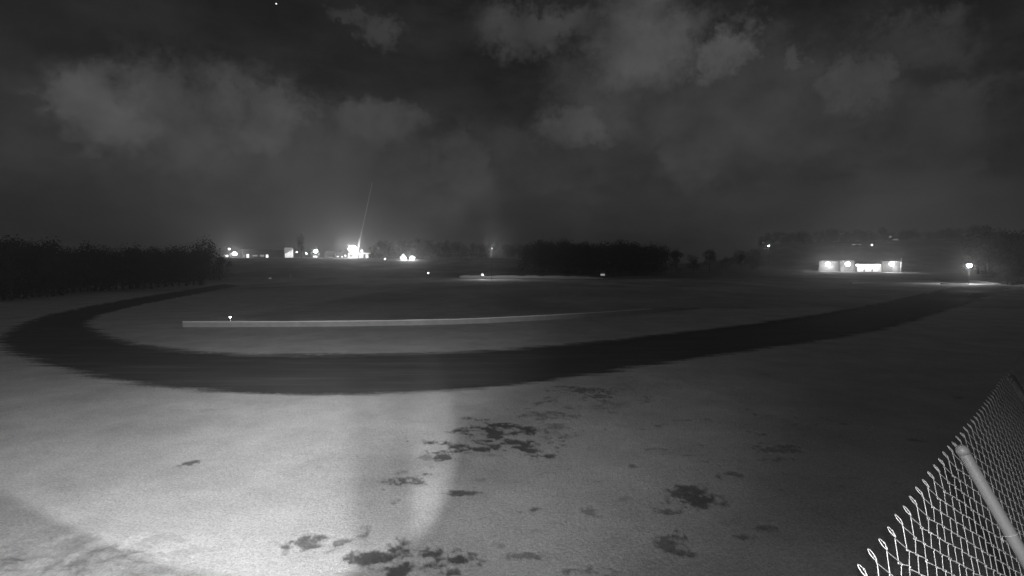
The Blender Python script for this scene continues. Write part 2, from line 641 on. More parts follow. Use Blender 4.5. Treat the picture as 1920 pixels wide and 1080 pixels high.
# bank of loose lumps at the lower left
cx_, cy_ = flat(120, 1060)
lump = np.exp(-(((X - cx_) / 1.9) ** 2 + ((Y - cy_) / 0.9) ** 2) ** 2)
snow = snow + lump * 0.11 * (fbm(X * 3.5, Y * 3.5, 15, 4, 0.6) + 0.1)
near_w = S((90 - RR) / 30.0)
Z = Z + snow * near_w + 0.25 * fbm(X / 9.0, Y / 9.0, 17, 3) * (1 - near_w)
nr, na = X.shape
verts = np.stack([X.ravel(), Y.ravel(), Z.ravel()], 1)
verts = np.vstack([verts, [[0, 0, 0.0]]])
ii, jj = np.meshgrid(np.arange(nr - 1), np.arange(na), indexing='ij')
j2 = (jj + 1) % na
quads = np.stack([ii * na + jj, ii * na + j2, (ii + 1) * na + j2, (ii + 1) * na + jj], -1).reshape(-1, 4)[:, ::-1]
cen = nr * na
tris = np.stack([np.full(na, cen), (np.arange(na) + 1) % na, np.arange(na)], -1)
me = bpy.data.meshes.new('ground')
nq, nt = len(quads), len(tris)
me.vertices.add(len(verts))
me.vertices.foreach_set('co', verts.astype(np.float32).ravel())
me.loops.add(nq * 4 + nt * 3)
me.loops.foreach_set('vertex_index', np.concatenate([quads.ravel(), tris.ravel()]).astype(np.int32))
me.polygons.add(nq + nt)
me.polygons.foreach_set('loop_start', np.concatenate([np.arange(nq) * 4, nq * 4 + np.arange(nt) * 3]).astype(np.int32))
me.polygons.foreach_set('use_smooth', np.ones(nq + nt, bool))
me.update()
me.validate()
attr = me.attributes.new('bare', 'FLOAT', 'POINT')
attr.data.foreach_set('value', np.append(bare.ravel(), 0).astype(np.float32))
ground = link_mesh('ground', me, ground_material())
tag(ground, kind='structure')

# the asphalt is one sheet that shows where the snow has been cleared
tb = MB()
ring_o = [(x, y, th(x, y) + 0.0) for x, y in outer]
cx0 = []
n_in = len(inner)
inv = inner[::-1]
no = len(outer)
for i in range(no):
    t = i / (no - 1) * (n_in - 1)
    k = min(int(t), n_in - 2)
    f = t - k
    cx0.append((inv[k][0] * (1 - f) + inv[k + 1][0] * f, inv[k][1] * (1 - f) + inv[k + 1][1] * f))
vs, fs = [], []
for i in range(no):
    ox, oy = outer[i]
    ix_, iy_ = cx0[i]
    dxx, dyy = ix_ - ox, iy_ - oy
    L = math.hypot(dxx, dyy) + 1e-6
    o2 = (ox - dxx / L * 1.6, oy - dyy / L * 1.6)
    i2 = (ix_ + dxx / L * 1.6, iy_ + dyy / L * 1.6)
    for k in range(5):
        f = k / 4
        xx, yy = o2[0] * (1 - f) + i2[0] * f, o2[1] * (1 - f) + i2[1] * f
        vs.append((xx, yy, th(xx, yy)))
for i in range(no - 1):
    for k in range(4):
        a = i * 5 + k
        fs.append((a, a + 1, a + 6, a + 5))
tb.add(vs, fs)
trk = tb.build('racetrack', track_material())
tag(trk, kind='structure')

# ------------------------------------------------------------------ frozen grass in the holes of the snow
gx = rng.uniform(-7, 9, 240000)
gy = rng.uniform(5.5, 17, 240000)
gb = bare_mask(gx, gy)
gs = signed_dist(gx, gy, track_poly)
keep = (gb > 0.55) & (gs > 0.8)
gx, gy, gb = gx[keep][:7000], gy[keep][:7000], gb[keep][:7000]
vs, fs = [], []
for i in range(len(gx)):
    a = random.random() * 6.283
    h = random.uniform(0.02, 0.065)
    wd = random.uniform(0.004, 0.010)
    lx, ly = random.uniform(-.04, .04), random.uniform(-.04, .04)
    x0, y0 = gx[i], gy[i]
    k = len(vs)
    vs += [(x0 - math.cos(a) * wd, y0 - math.sin(a) * wd, -0.01), (x0 + math.cos(a) * wd, y0 + math.sin(a) * wd, -0.01), (x0 + lx, y0 + ly, h)]
    fs.append((k, k + 1, k + 2))
gm = MB()
gm.add(vs, fs)
tag(gm.build('grass', M['turf_blade']), 'short frozen grass poking through the thin snow', 'grass', kind='stuff')

# ------------------------------------------------------------------ low wall along the infield
wr = empty('low_wall', (wall_line[0][0], wall_line[0][1], 0))
tag(wr, 'long low pale wall with snow on top along the infield', 'wall')


def ribbon(line, half, z0, z1, origin, jit=0.0, taper=False):
    b = MB()
    n = len(line)
    vs = []
    for i, (x, y) in enumerate(line):
        a, c = line[max(i - 1, 0)], line[min(i + 1, n - 1)]
        tx, ty = c[0] - a[0], c[1] - a[1]
        L = math.hypot(tx, ty)
        nx, ny = -ty / L, tx / L
        zt = z1 + random.uniform(-jit, jit)
        zt *= min(1.0, 0.35 + 0.12 * (n - 1 - i)) if z0 < 0 or taper else 1.0
        for s_ in (-1, 1):
            for z in ((z0, zt) if s_ < 0 else (zt, z0)):
                vs.append((x + nx * half * s_ - origin[0], y + ny * half * s_ - origin[1], z + th(x, y)))
    fs = [(i * 4 + k, i * 4 + k + 1, i * 4 + k + 5, i * 4 + k + 4) for i in range(n - 1) for k in range(3)]
    fs += [(0, 3, 2, 1), ((n - 1) * 4, (n - 1) * 4 + 1, (n - 1) * 4 + 2, (n - 1) * 4 + 3)]
    return b.add(vs, fs)


def densify(line, step):
    out = []
    for a, b in zip(line[:-1], line[1:]):
        n = max(1, int(math.hypot(b[0] - a[0], b[1] - a[1]) / step))
        out += [(a[0] + (b[0] - a[0]) * k / n, a[1] + (b[1] - a[1]) * k / n) for k in range(n)]
    return out + [line[-1]]


wl = densify(wall_line, 0.7)
M['wallcap'] = plain('thin_snow', 0.6, 0.8, 0.3, 4.0, 0.4)
ribbon(wl, 0.14, -0.1, 0.36, wall_line[0]).build('wall_face', M['concrete'], wr)
ribbon(wl[:-8], 0.16, 0.362, 0.425, wall_line[0], 0.012).build('snow_cap', M['wallcap'], wr)

# ------------------------------------------------------------------ chain link fence
fence = empty('chain_link_fence', P1 + Dn * fence_len)
tag(fence, 'leaning chain link fence with looped wire tips at the lower right', 'fence')
W_ = 0.079
H_ = 0.0525
org = P1 + Dn * fence_len
Nf = E.cross(Dn).normalized()
if Nf.z < 0:
    Nf = -Nf                                    # towards the camera side


def wire_mesh(phase, seed):
    rs = random.Random(seed)
    b = MB()
    half = W_ / 4.0 + 0.0008
    pts = []
    nseg = int(fence_len / (H_ / 2))
    # local frame: x along fence, y out of plane, z = distance down from the top
    for i in range(nseg + 1):
        left = (i + phase) % 2 == 0
        xs = -half if left else half
        z = 0.020 + i * H_ / 2
        dn = 0.0026
        if i == 0:
            pts.append((xs, 0, z))
            continue
        jx, jz = rs.uniform(-.0022, .0022), rs.uniform(-.0022, .0022)
        sg = 1 if left else -1
        pts.append((xs * 0.86 + jx, dn * sg * 0.5, z - 0.0032 + jz))
        pts.append((xs * 1.06 + jx, dn * sg, z + jz))
        pts.append((xs * 0.86 + jx, dn * sg * -0.4, z + 0.0032 + jz))
    # knuckled tip: the wire runs on upward and folds into a narrow eye
    left = phase % 2 == 0
    x0 = -half if left else half
    d = 1 if left else -1
    tip = []
    if phase == 0:
        c = (x0 + 0.0005, -0.0105)
        for k in range(11):
            a = math.radians(250 - k * 34)
            tip.append((c[0] + 0.0070 * math.cos(a), 0.0030 * math.sin(a), c[1] - 0.0118 * math.sin(a)))
        pts[0] = (x0, 0, 0.004)
        pts = tip[::-1] + pts
    else:
        pts = [(x0 - 0.002, -0.003, -0.012), (x0 + 0.0035, -0.003, -0.008), (x0 + 0.003, 0, 0.006)] + pts[1:]
    b.tube([(x, y, -z) for x, y, z in pts], 0.0011, 5)
    return b.mesh('wire', True)


wm = [wire_mesh(0, 1), wire_mesh(1, 2), wire_mesh(0, 3), wire_mesh(1, 4)]
wm = [wire_mesh(k % 2, k) for k in range(10)]
for q in wm:
    q.materials.append(M['wire'])
rot = Matrix((E, Nf, -Dn)).transposed()
if rot.determinant() < 0:
    rot = Matrix((E, -Nf, -Dn)).transposed()
eul = rot.to_euler()
u0 = -1.35
for k in range(212):
    # wires 2m and 2m+1 meet at the eye on top
    o = bpy.data.objects.new('wire', wm[(k % 2) + 2 * random.randrange(5)])
    u = u0 + k * W_ / 2
    o.parent = fence
    o.location = (P1 + E * (u + random.uniform(-.0015, .0015)) + Nf * random.uniform(-.001, .001) + Dn * (random.uniform(-.003, .003) + 0.006 * math.sin(u / 1.68 * math.pi) ** 2) + Nf * 0.003 * math.sin(u * 2.9)) - org
    o.rotation_euler = eul
    scene.collection.objects.link(o)
for u in (-1.68, 0.0, 1.68, 3.36, 5.04):
    base = P1 + E * u + Nf * 0.0235
    b = MB()
    b.tube([(0, 0, 0), Dn * -0.012 + Dn * fence_len * 0 + Dn * 0.02, Dn * (fence_len + 0.05)], [0.018, 0.018, 0.018], 20)
    p = b.build('post', M['galv'], fence, True)
    p.location = base - org
    c = MB()
    R = 0.0195
    c.tube([Dn * 0.018, Dn * 0.002, Dn * -0.008, Dn * -0.014], [R, R, R * 0.8, R * 0.35], 20)
    cp = c.build('post_cap', M['galv'], p, True)
    for q in range(1, 7):
        dd = fence_len * (q - 0.55) / 6.2
        tb_ = MB()
        ring = [Dn * dd + E * (0.0210 * math.cos(t)) + Nf * (0.0220 * math.sin(t) - 0.003) for t in [k * math.pi / 6 for k in range(-1, 9)]]
        tb_.tube(ring + [Dn * (dd + .012) + E * -0.034 - Nf * .022], 0.0012, 5)
        tb_.build('tie_wire', M['wire'], p, True)

# ------------------------------------------------------------------ camera mast with the infrared lamps
mast = empty('camera_mast', (0, -0.45, 0))
tag(mast, 'slim steel mast that carries the camera and its infrared lamps', 'mast')
MB().tube([(0, 0, -0.1), (0, 0, CAM_H + 0.75)], 0.045, 16).build('pole', M['galv'], mast, True)
MB().box(-1.55, 0.05, 0.05, 0.09, CAM_H + 0.56, CAM_H + 0.60).build('cross_arm', M['galv'], mast)
for lx, lz in [(a_[1].x, a_[1].z - CAM_H) for a_ in LAMPS[:6]]:
    MB().box(lx - 0.055, lx + 0.055, 0.24, 0.40, CAM_H + lz - 0.045, CAM_H + lz + 0.045).build('lamp_body', M['housing'], mast)
bx, by = L1.x + 0.35 * math.sin(math.radians(-14.0)), L1.y + 0.35 * math.cos(math.radians(-14.0)) + 0.45
sb_ = MB()
k_ = -0.055          # added bar, a little askew; its shadow darkens a strip of the pool
sb_.prism([(bx - 0.021 - k_ * .27, CAM_H + .23), (bx + 0.018 - k_ * .27, CAM_H + .23), (bx + 0.018 + k_ * .10, CAM_H + .60), (bx - 0.021 + k_ * .10, CAM_H + .60)], by - 0.004, by + 0.004)
sb_.build('shadow_bar', M['galv'], mast)
MB().box(bx - 0.015, bx + 0.015, 0.05, by, CAM_H + 0.585, CAM_H + 0.60).build('shadow_bar_arm', M['galv'], mast)  # arm that holds the added shadow bar


# ------------------------------------------------------------------ trees
def tree_proto(seed, kind):
    """unit-height tree: returns trunk mesh, crown mesh"""
    rs = random.Random(seed)
    t = MB()
    c = MB()
    if kind == 'broad':
        t.tube([(0, 0, -0.03), (rs.uniform(-.01, .01), 0, 0.2), (rs.uniform(-.02, .02), rs.uniform(-.02, .02), 0.55)],
               [0.028, 0.02, 0.008], 7)
        cen = []
        for k in range(9):
            a = rs.random() * 6.283
            z0 = rs.uniform(0.18, 0.5)
            r = rs.uniform(0.12, 0.27)
            z1 = z0 + rs.uniform(0.12, 0.36)
            e_ = (math.cos(a) * r, math.sin(a) * r, min(z1, 0.85))
            t.tube([(0, 0, z0), (e_[0] * .5, e_[1] * .5, z0 + (e_[2] - z0) * .6), e_], [0.011, 0.007, 0.002], 5)
            cen.append((e_, rs.uniform(0.10, 0.17)))
        cen += [((rs.uniform(-.1, .1), rs.uniform(-.1, .1), rs.uniform(0.6, 0.86)), rs.uniform(0.10, 0.15)) for _ in range(5)]
        n = 1500
    elif kind == 'conifer':
        t.tube([(0, 0, -0.03), (0, 0, 0.5), (0, 0, 0.97)], [0.02, 0.012, 0.002], 7)
        cen = [((0, 0, 0), 0)]
        n = 1500
    else:   # bushy hedge tree, leaves to the ground
        t.tube([(0, 0, -0.03), (0.01, 0, 0.4)], [0.03, 0.01], 6)
        cen = [((rs.uniform(-.22, .22), rs.uniform(-.22, .22), rs.uniform(0.12, 0.8)), rs.uniform(0.12, 0.22)) for _ in range(13)]
        n = 1600
    for _ in range(n):
        if kind == 'conifer':
            z = rs.uniform(0.08, 0.98) ** 1.1
            a = rs.random() * 6.283
            rr = (1 - z) * 0.24 * (0.55 + 0.45 * ((z * 14) % 1)) * rs.uniform(0.5, 1.05)
            p = Vector((math.cos(a) * rr, math.sin(a) * rr, z))
        else:
            (q, R) = rs.choice(cen)
            v = Vector((rs.gauss(0, 1), rs.gauss(0, 1), rs.gauss(0, 1))).normalized() * R * rs.uniform(0.35, 1.1)
            p = Vector(q) + v
            p.z = max(p.z, 0.03)
        sz = rs.uniform(0.012, 0.026)
        u = Vector((rs.gauss(0, 1), rs.gauss(0, 1), rs.gauss(0, 1))).normalized()
        v = u.orthogonal().normalized()
        c.add([p - u * sz, p + v * sz * .7, p + u * sz, p - v * sz * .6], [(0, 1, 2, 3)])
    tm, cm = t.mesh('trunk'), c.mesh('crown')
    tm.materials.append(M['bark'])
    cm.materials.append(M['foliage'])
    return tm, cm


protos = {k: [tree_proto(s, k) for s in (11, 12, 13)] for k in ('broad', 'conifer', 'bush')}
tn = [0]


def tree(name, px, Y, height, kind, label, group=None, wide=1.0):
    p = at(px, Y)
    tn[0] += 1
    tm, cm = protos[kind][tn[0] % 3]
    r = empty(name, p, random.random() * 6.28)
    tag(r, label, 'tree', group)
    r.scale = (height * wide, height * wide, height)
    link_mesh('trunk', tm, None, r)
    link_mesh('crown', cm, None, r)
    return r


# hedge of trees along the left
left_lbl = 'dark bushy tree in the hedge left of the track'
for i in range(34):
    px = -60 + i * 13.2
    s_ = max(0.0, min(1.0, px / 400.0))
    Yd = 57 + 55 * s_ ** 1.0 + random.uniform(-2, 4)
    top = 437 + 20 * min(1.0, max(0, px) / 150) + random.uniform(-9, 10)
    hgt = CAM_H + (HORIZON - top) / FPX * Yd
    tree('hedge_tree', px, Yd, hgt, 'bush' if i % 3 else 'broad', left_lbl, 'hedge trees left of the track', random.uniform(0.75, 1.0))
for i in range(30):     # second row behind closes the gaps
    px = -80 + i * 17 + random.uniform(-5, 5)
    s_ = max(0.0, min(1.0, px / 400.0))
    Yd = 74 + 70 * s_
    top = 442 + 19 * min(1.0, max(0, px) / 150) + random.uniform(-6, 8)
    tree('hedge_tree', px, Yd, CAM_H + (HORIZON - top) / FPX * Yd, 'bush', 'dark bushy tree in the back row of the left hedge', 'hedge trees in the back row', 0.95)
tree('round_tree', 385, 150, CAM_H + 58 / FPX * 150, 'bush', 'tall round dark tree at the right end of the hedge', None, 1.1)
tree('lone_tree', 566, 330, CAM_H + 60 / FPX * 330 - 8.6, 'broad', 'lone dark tree between the slatted hall and a small lamp', None, 0.6)


def wood(name, label, spots):
    """a distant wood that reads as one mass"""
    V, F = [], []
    for (x, y, hgt, kind, wd) in spots:
        tm, cm = protos[kind][random.randrange(3)]
        a = random.random() * 6.28
        ca, sa = math.cos(a), math.sin(a)
        z = th(x, y)
        k = len(V)
        vv = np.empty(len(cm.vertices) * 3)
        cm.vertices.foreach_get('co', vv)
        vv = vv.reshape(-1, 3)[:2400]
        q = np.stack([(vv[:, 0] * ca - vv[:, 1] * sa) * hgt * wd + x, (vv[:, 0] * sa + vv[:, 1] * ca) * hgt * wd + y, vv[:, 2] * hgt + z], 1)
        V += q.tolist()
        F += [(k + i * 4, k + i * 4 + 1, k + i * 4 + 2, k + i * 4 + 3) for i in range(len(vv) // 4)]
    b = MB()
    b.v, b.f = V, F
    return tag(b.build(name, M['foliage']), label, 'wood', kind='stuff')


sp = []
for i in range(95):
    px = random.uniform(985, 1242)
    Yd = random.uniform(200, 240)
    top = 450 + random.uniform(-4, 4) + 3 * math.sin(px / 17.0) + (8 if px > 1225 or px < 1000 else 0)
    x = (px - 960) / FPX * Yd
    sp.append((x, Yd, CAM_H + (HORIZON - top) / FPX * Yd - th(x, Yd), random.choice(['bush', 'bush', 'broad']), random.uniform(1.0, 1.5)))
wood('central_wood', 'dense black wood on the skyline right of centre', sp)
sp = []
for i in range(230):
    px = random.uniform(1425, 1860)
    Yd = random.uniform(430, 600)
    x = (px - 960) / FPX * Yd
    sp.append((x, Yd, random.uniform(9, 14), random.choice(['bush', 'broad', 'bush']), random.uniform(0.9, 1.3)))
wood('hill_wood', 'dark wooded hill behind the floodlit buildings', sp)
sp = []
for i in range(90):
    px = random.uniform(706, 990)
    Yd = random.uniform(360, 420)
    x = (px - 960) / FPX * Yd
    top = 446 + abs(px - 790) * 0.05 + random.uniform(-2, 5)
    sp.append((x, Yd, CAM_H + (HORIZON - top) / FPX * Yd - th(x, Yd), random.choice(['bush', 'broad']), random.uniform(0.8, 1.1)))
wood('far_wood', 'dark wood on the rise behind the small lit house', sp)

for i, (px, Yd, top, kd) in enumerate([(1268, 230, 461, 'broad'), (1300, 250, 474, 'bush'), (1330, 240, 466, 'broad'), (1362, 255, 474, 'bush'),
                                       (1388, 250, 466, 'broad'), (1412, 262, 462, 'bush')]):
    x = (px - 960) / FPX * Yd
    tree('field_tree', px, Yd, CAM_H + (HORIZON - top) / FPX * Yd - th(x, Yd), kd,
         'small dark tree in the gap between central wood and wooded hill', 'small trees in the skyline gap')
for i in range(22):
    px = 1826 + i * 8 + random.uniform(-4, 4)
    Yd = random.uniform(175, 215)
    x = (px - 960) / FPX * Yd
    top = 428 + random.uniform(-8, 10)
    tree('roadside_tree', px, Yd, CAM_H + (HORIZON - top) / FPX * Yd - th(x, Yd), 'bush' if i % 2 else 'broad',
         'tall black tree in the mass behind the right hand lamp', 'black trees at the right edge')
for i in range(16):     # scrub behind the fence
    Yd = random.uniform(112, 128)
    tree('roadside_shrub', 1880 + i * 9, Yd, random.uniform(3.5, 6.5), 'bush', 'dark shrub at the right edge below the black trees', 'dark shrubs at the right edge', 1.2)


# ------------------------------------------------------------------ lamps
def point(name, loc, power, radius=0.12):
    l = bpy.data.lights.new(name, 'POINT')
    l.energy = power
    l.color = GREY
    l.shadow_soft_size = radius
    o = bpy.data.objects.new(name, l)
    scene.collection.objects.link(o)
    return o, l


def street_lamp(px, py, Y, power, label, size=0.3, name='street_lamp', group=None, lens='lens', cat='street lamp'):
    """a lamp whose light sits at pixel height py, pole down to the land"""
    g = at(px, Y)
    zt = CAM_H + (HORIZON - py) / FPX * Y - g.z
    zt = max(zt, 0.35)
    r = empty(name, g, face_cam(g.x, g.y))
    tag(r, label, cat, group)
    pr = 0.045 if zt > 2 else 0.03
    MB().lathe([(pr * 1.8, -0.3), (pr * 1.8, 0.25), (pr, 0.3), (pr * 0.7, zt + size * 0.9)], sides=10).build('pole', M['dark_glass'], r, True)
    MB().box(-size * .9, size * .9, -0.10 - size * .45, 0.1, zt + size * .75, zt + size * .95).build('lamp_hood', M['housing'], r)
    h = MB()
    n = 10
    h.lathe([(size * .3, -size * .7), (size * .75, -size * .45), (size, 0), (size * .75, size * .5), (size * .3, size * .72)], (0, -pr - size - 0.03, zt), 14)
    h.build('lamp_glass', M[lens], r, True)
    if power:
        o, l = point('lamp_light', None, power, size)
        o.parent = r
        o.location = (0, -pr - 2.2 * size - 0.08, zt)
    return r


# ------------------------------------------------------------------ buildings
def on_line(px, c, rz):
    """plan point where the column of pixel px meets the facade line through c"""
    m = (px - 960.0) / FPX
    ux, uy = math.cos(rz), math.sin(rz)
    t = (m * c.y - c.x) / (ux - m * uy)
    return Vector((c.x + ux * t, c.y + uy * t, 0))


def building(name, px0, px1, Y, py_top, label, wall, roof='flat', depth=8.0, openings=(), py_ridge=None, cat='building', rz=None, group=None, snow_roof=False):
    """front facade spans px0..px1 at distance Y; openings: (f0, f1, z0, z1, material, kind)"""
    pc = at((px0 + px1) / 2, Y)
    rz = face_cam(pc.x, pc.y) if rz is None else rz
    p0, p1 = on_line(px0, pc, rz), on_line(px1, pc, rz)
    wdt = (p1 - p0).length
    pc.x, pc.y = (p0.x + p1.x) / 2, (p0.y + p1.y) / 2
    g0 = th(pc.x, pc.y) - 0.1
    H = CAM_H + (HORIZON - py_top) / FPX * Y - g0
    r = empty(name, (pc.x, pc.y, g0), rz)
    tag(r, label, cat, group)
    x0, x1 = -wdt / 2, wdt / 2
    b = MB()
    if roof == 'gable':
        R = CAM_H + (HORIZON - py_ridge) / FPX * Y - g0
        b.prism([(x0, -0.5), (x1, -0.5), (x1, H), (0, R), (x0, H)], 0, depth)
        b.build('wall', M[wall], r)
        for s_ in (-1, 1):
            q = MB()
            ex = x1 * 1.08 * s_
            ez = H - (R - H) * 0.08
            poly = [(0, R + 0.02), (ex, ez + 0.02), (ex, ez + 0.2), (0, R + 0.22)]
            q.prism(poly if s_ < 0 else poly[::-1], -0.35, depth + 0.35)
            q.build('roof_side', M['snowcap' if snow_roof else 'roof'], r)
        MB().box(x1 * .3, x1 * .3 + .5, depth * .5, depth * .5 + .5, H, R + 0.7).build('chimney', M['dark_wall'], r)
    else:
        b.box(x0, x1, 0, depth, -0.5, H)
        b.build('wall', M[wall], r)
        MB().box(x0 - 0.3, x1 + 0.3, -0.45, depth + 0.3, H + 0.003, H + 0.25).build('roof', M['roof'], r)
    for (f0, f1, z0, z1, mt, kind) in openings:
        a, c = x0 + wdt * f0, x0 + wdt * f1
        fr = MB()
        t = 0.06
        fr.box(a - t, c + t, -0.05, 0.02, z1, z1 + t).box(a - t, c + t, -0.07, 0.02, z0 - t, z0)
        fr.box(a - t, a, -0.05, 0.02, z0, z1).box(c, c + t, -0.05, 0.02, z0, z1)
        o = fr.build(kind, M['door'], r)
        MB().box(a, c, -0.012, 0.012, z0, z1).build('pane' if kind == 'window' else 'leaf', M[mt], o)
    return r, wdt, H


def wall_lamp(c, rz, px, py, power, label, size=0.85, group=None):
    q = on_line(px, c, rz)
    z = CAM_H + (HORIZON - py) / FPX * q.y
    r = empty('wall_floodlight', (q.x, q.y, z), rz)
    tag(r, label, 'lamp', group)
    MB().box(-0.05, 0.05, -0.5, 0.0, -0.04, 0.04).build('bracket', M['housing'], r)
    MB().box(-size * 1.1, size * 1.1, -0.62, -0.5, size * .8, size * 1.0).build('lamp_hood', M['housing'], r)
    MB().lathe([(size * .3, -size * .8), (size * .8, -size * .5), (size, 0), (size * .8, size * .5), (size * .3, size * .78)], (0, -0.55 - size, 0), 14).build('lamp_glass', M['lens'], r, True)
    o, l = point('lamp_light', None, power, size)
    o.parent = r
    o.location = (0, -0.65 - 2.1 * size, -0.1)
    return r


YB = 220.0
RC = at(1611, YB)
RZ = face_cam(RC.x, RC.y)


def on_row(px, off):
    """row line of the floodlit halls, moved off metres towards the camera"""
    c = RC + Vector((math.sin(RZ), -math.cos(RZ), 0)) * off
    q = on_line(px, c, RZ)
    return q


def row_building(name, pa, pb, off, top, label, *a):
    c = on_row((pa + pb) / 2, off)
    return building(name, pa, pb, c.y, top, label, *a, rz=RZ)


sb, sbw, sbh = row_building('service_building', 1602.5, 1652, 0.0, 496.5, 'long low white floodlit building between two taller grey ones', 'plaster', 'flat', 9,
         ((.02, .08, 0.1, 2.2, 'door', 'door'), (.34, .38, 0.2, 1.1, 'door', 'hatch'), (.64, .68, 0.2, 1.1, 'door', 'hatch')))
MB().box(-sbw / 2 + .2, sbw / 2 - .2, -1.5, 0.0, sbh + .02, sbh + .12).build('eave', M['roof'], sb)
M['strip'] = emit('facade_fill', 45.0)  # added glowing bar that brightens the white front
MB().box(-sbw / 2 + .4, sbw / 2 - .4, -1.42, -1.25, sbh - .10, sbh + 0.01).build('facade_fill', M['strip'], sb)
row_building('store_building', 1652.6, 1687, 1.0, 490.5, 'grey floodlit hall right of the long white building', 'plaster_grey', 'flat', 12,
         ((.62, .85, 0.1, 2.6, 'door', 'door'),))
row_building('store_building', 1574, 1601.6, 1.5, 489.5, 'grey floodlit hall left of the long white building', 'plaster_grey', 'flat', 12,
         ((.1, .3, 0.1, 2.2, 'door', 'door'), (.5, .8, 1.2, 2.2, 'dark_glass', 'window')))
row_building('store_building', 1535, 1573, -2.0, 490.0, 'dim lit shed leftmost in the floodlit row', 'dark_wall', 'flat', 9,
         ((.55, .8, 0.1, 2.6, 'door', 'door'),))
wall_lamp(on_row(1552, -2.0), RZ, 1552, 495, 3000, 'glaring floodlight on the leftmost shed of the lit row')
wall_lamp(on_row(1589, 1.5), RZ, 1589, 495, 3000, 'glaring floodlight left of the long white building')
wall_lamp(on_row(1671, 1.0), RZ, 1671, 495, 3000, 'glaring floodlight on the grey hall at the right')
fp = at(1688.5, YB - 9)
r = empty('flag_pole', fp)
tag(r, 'thin pale pole standing at the right end of the floodlit halls', 'pole')
MB().tube([(0, 0, -.2), (0, 0, 5.6)], [0.13, 0.09], 10).build('pole', M['plaster'], r, True)
MB().lathe([(0.05, 0), (0.14, .06), (0.14, .16), (0.04, .24)], (0, 0, 5.58), 10).build('finial', M['plaster'], r, True)

street_lamp(1817, 498, 118, 2200, 'bright lone street lamp at the right edge beside black trees', 0.48)
street_lamp(1440, 461, 300, 900, 'small lone lamp at the left foot of the wooded hill', 0.34)
street_lamp(1633, 466, 400, 350, 'tiny lamp on the hill between two faint houses', 0.40, lens='lens_small')
street_lamp(922, 466, 156, 1500, 'tiny lamp on a tall thin pole above the field snow bank', 0.13, lens='lens_small')
street_lamp(803, 514, 190, 0, 'tiny low lamp in the dark field right of the small lit house', 0.20, lens='lens_small', cat='lamp')
street_lamp(430, 598, 37, 6, 'small bright bollard lamp just behind the low wall', 0.055, name='bollard_lamp', cat='lamp')
for px, py, lb in ((505, 523, 'faint marker light in the dark field, upper of a close pair'),
                   (508, 530, 'faint marker light in the dark field, lower of a close pair'),
                   (545, 517, 'faintest marker light, alone right of the close pair')):
    r = street_lamp(px, py, 150, 0, lb, 0.16, name='marker_light', lens='lit_dim', cat='lamp')

# hill houses
building('hill_house', 1594, 1614, 400, 464, 'faint low house on the hill left of the tiny hill lamp', 'plaster_grey', 'gable', 8, ((.1, .5, 1.2, 2.0, 'lit_dim', 'window'), (.7, .95, 1.2, 1.8, 'lit_dim', 'window')), 458)
building('hill_house', 1664, 1684, 430, 450, 'faint gabled house on the hill right of the tiny hill lamp', 'plaster_grey', 'gable', 8, ((.05, .25, 3.0, 4.4, 'lit_dim', 'window'), (.4, .9, 1.0, 1.6, 'lit_dim', 'window')), 443)

# village on the rise at the left
YV = 350.0
building('long_hall', 455, 533, YV, 468.5, 'long dark flat roofed hall at the left of the village lights', 'dark_wall', 'flat', 14,
         ((.01, .05, 0.4, 1.9, 'lit_dim', 'window'), (.10, .16, 0.2, 2.6, 'lit', 'door'), (.24, .36, 1.2, 2.0, 'lit_dim', 'window'),
          (.42, .52, 1.0, 2.2, 'lit_dim', 'window'), (.56, .62, 0.2, 2.4, 'lit', 'door')))
MBc = None
building('slatted_hall', 534, 551, YV - 3, 464.5, 'brightly lit tall hall front with upright slats', 'plaster', 'flat', 10,
         tuple((.10 + k * .15, .20 + k * .15, .5, 5.6 - 0.5 * (5 - k), 'lit', 'window') for k in range(6)))
building('village_house', 583, 600, YV, 474, 'low dark house with a lit strip under the second brightest lamp', 'dark_wall', 'gable', 9, ((.3, .75, .7, 1.7, 'lit', 'window'), (.82, .95, .6, 2.0, 'lit_dim', 'door')), 470)
building('village_house', 609, 628, YV + 8, 474, 'small dark house with a row of dim windows', 'dark_wall', 'gable', 9, ((.1, .25, .9, 1.7, 'lit_dim', 'window'), (.4, .9, .5, 1.2, 'lit_dim', 'window')), 470)
building('village_house', 630, 646, YV + 4, 475, 'small dark house with two lit windows left of the brightest lamp', 'dark_wall', 'gable', 9, ((.1, .35, .7, 1.6, 'lit', 'window'), (.65, .85, .5, 1.4, 'lit', 'window')), 471)
building('village_house', 653, 682, YV + 3, 474, 'pale wall lit white below the brightest village lamp', 'plaster', 'flat', 9, ((.1, .3, 1.0, 2.2, 'dark_glass', 'window'), (.6, .7, .2, 2.2, 'door', 'door')))
building('gable_house', 750, 763, 300, 482, 'small white house with pointed gable lit by a lamp', 'plaster', 'gable', 7, ((.35, .65, .8, 2.0, 'lit', 'window'),), 475)

mb_ = at(668, YV - 4)
r = empty('streak_boom', mb_)  # guessed boom, put in to stand for a slanting streak of light
tag(r, 'guessed lattice boom standing in for the slanting streak above the brightest village lamp', 'streak stand-in')
b = MB()
top = Vector(((700 - 668) / FPX * YV, 0.0, (484 - 345) / FPX * YV))
for sx_, sy_ in ((-.22, -.22), (.22, -.22), (0, .22)):
    b.tube([Vector((sx_, sy_, 0)), top + Vector((sx_ * .4, sy_ * .4, 0))], [0.075, 0.045], 5)
b.build('rail', M['plaster'], r)
b = MB()
for k in range(34):
    p_, q_ = top * (k / 34.0), top * ((k + 1) / 34.0)
    s__ = -1 if k % 2 else 1
    b.tube([p_ + Vector((.22 * s__, -.22, 0)), q_ + Vector((-.22 * s__, -.22, 0))], 0.06, 4)
b.build('lattice', M['plaster'], r)

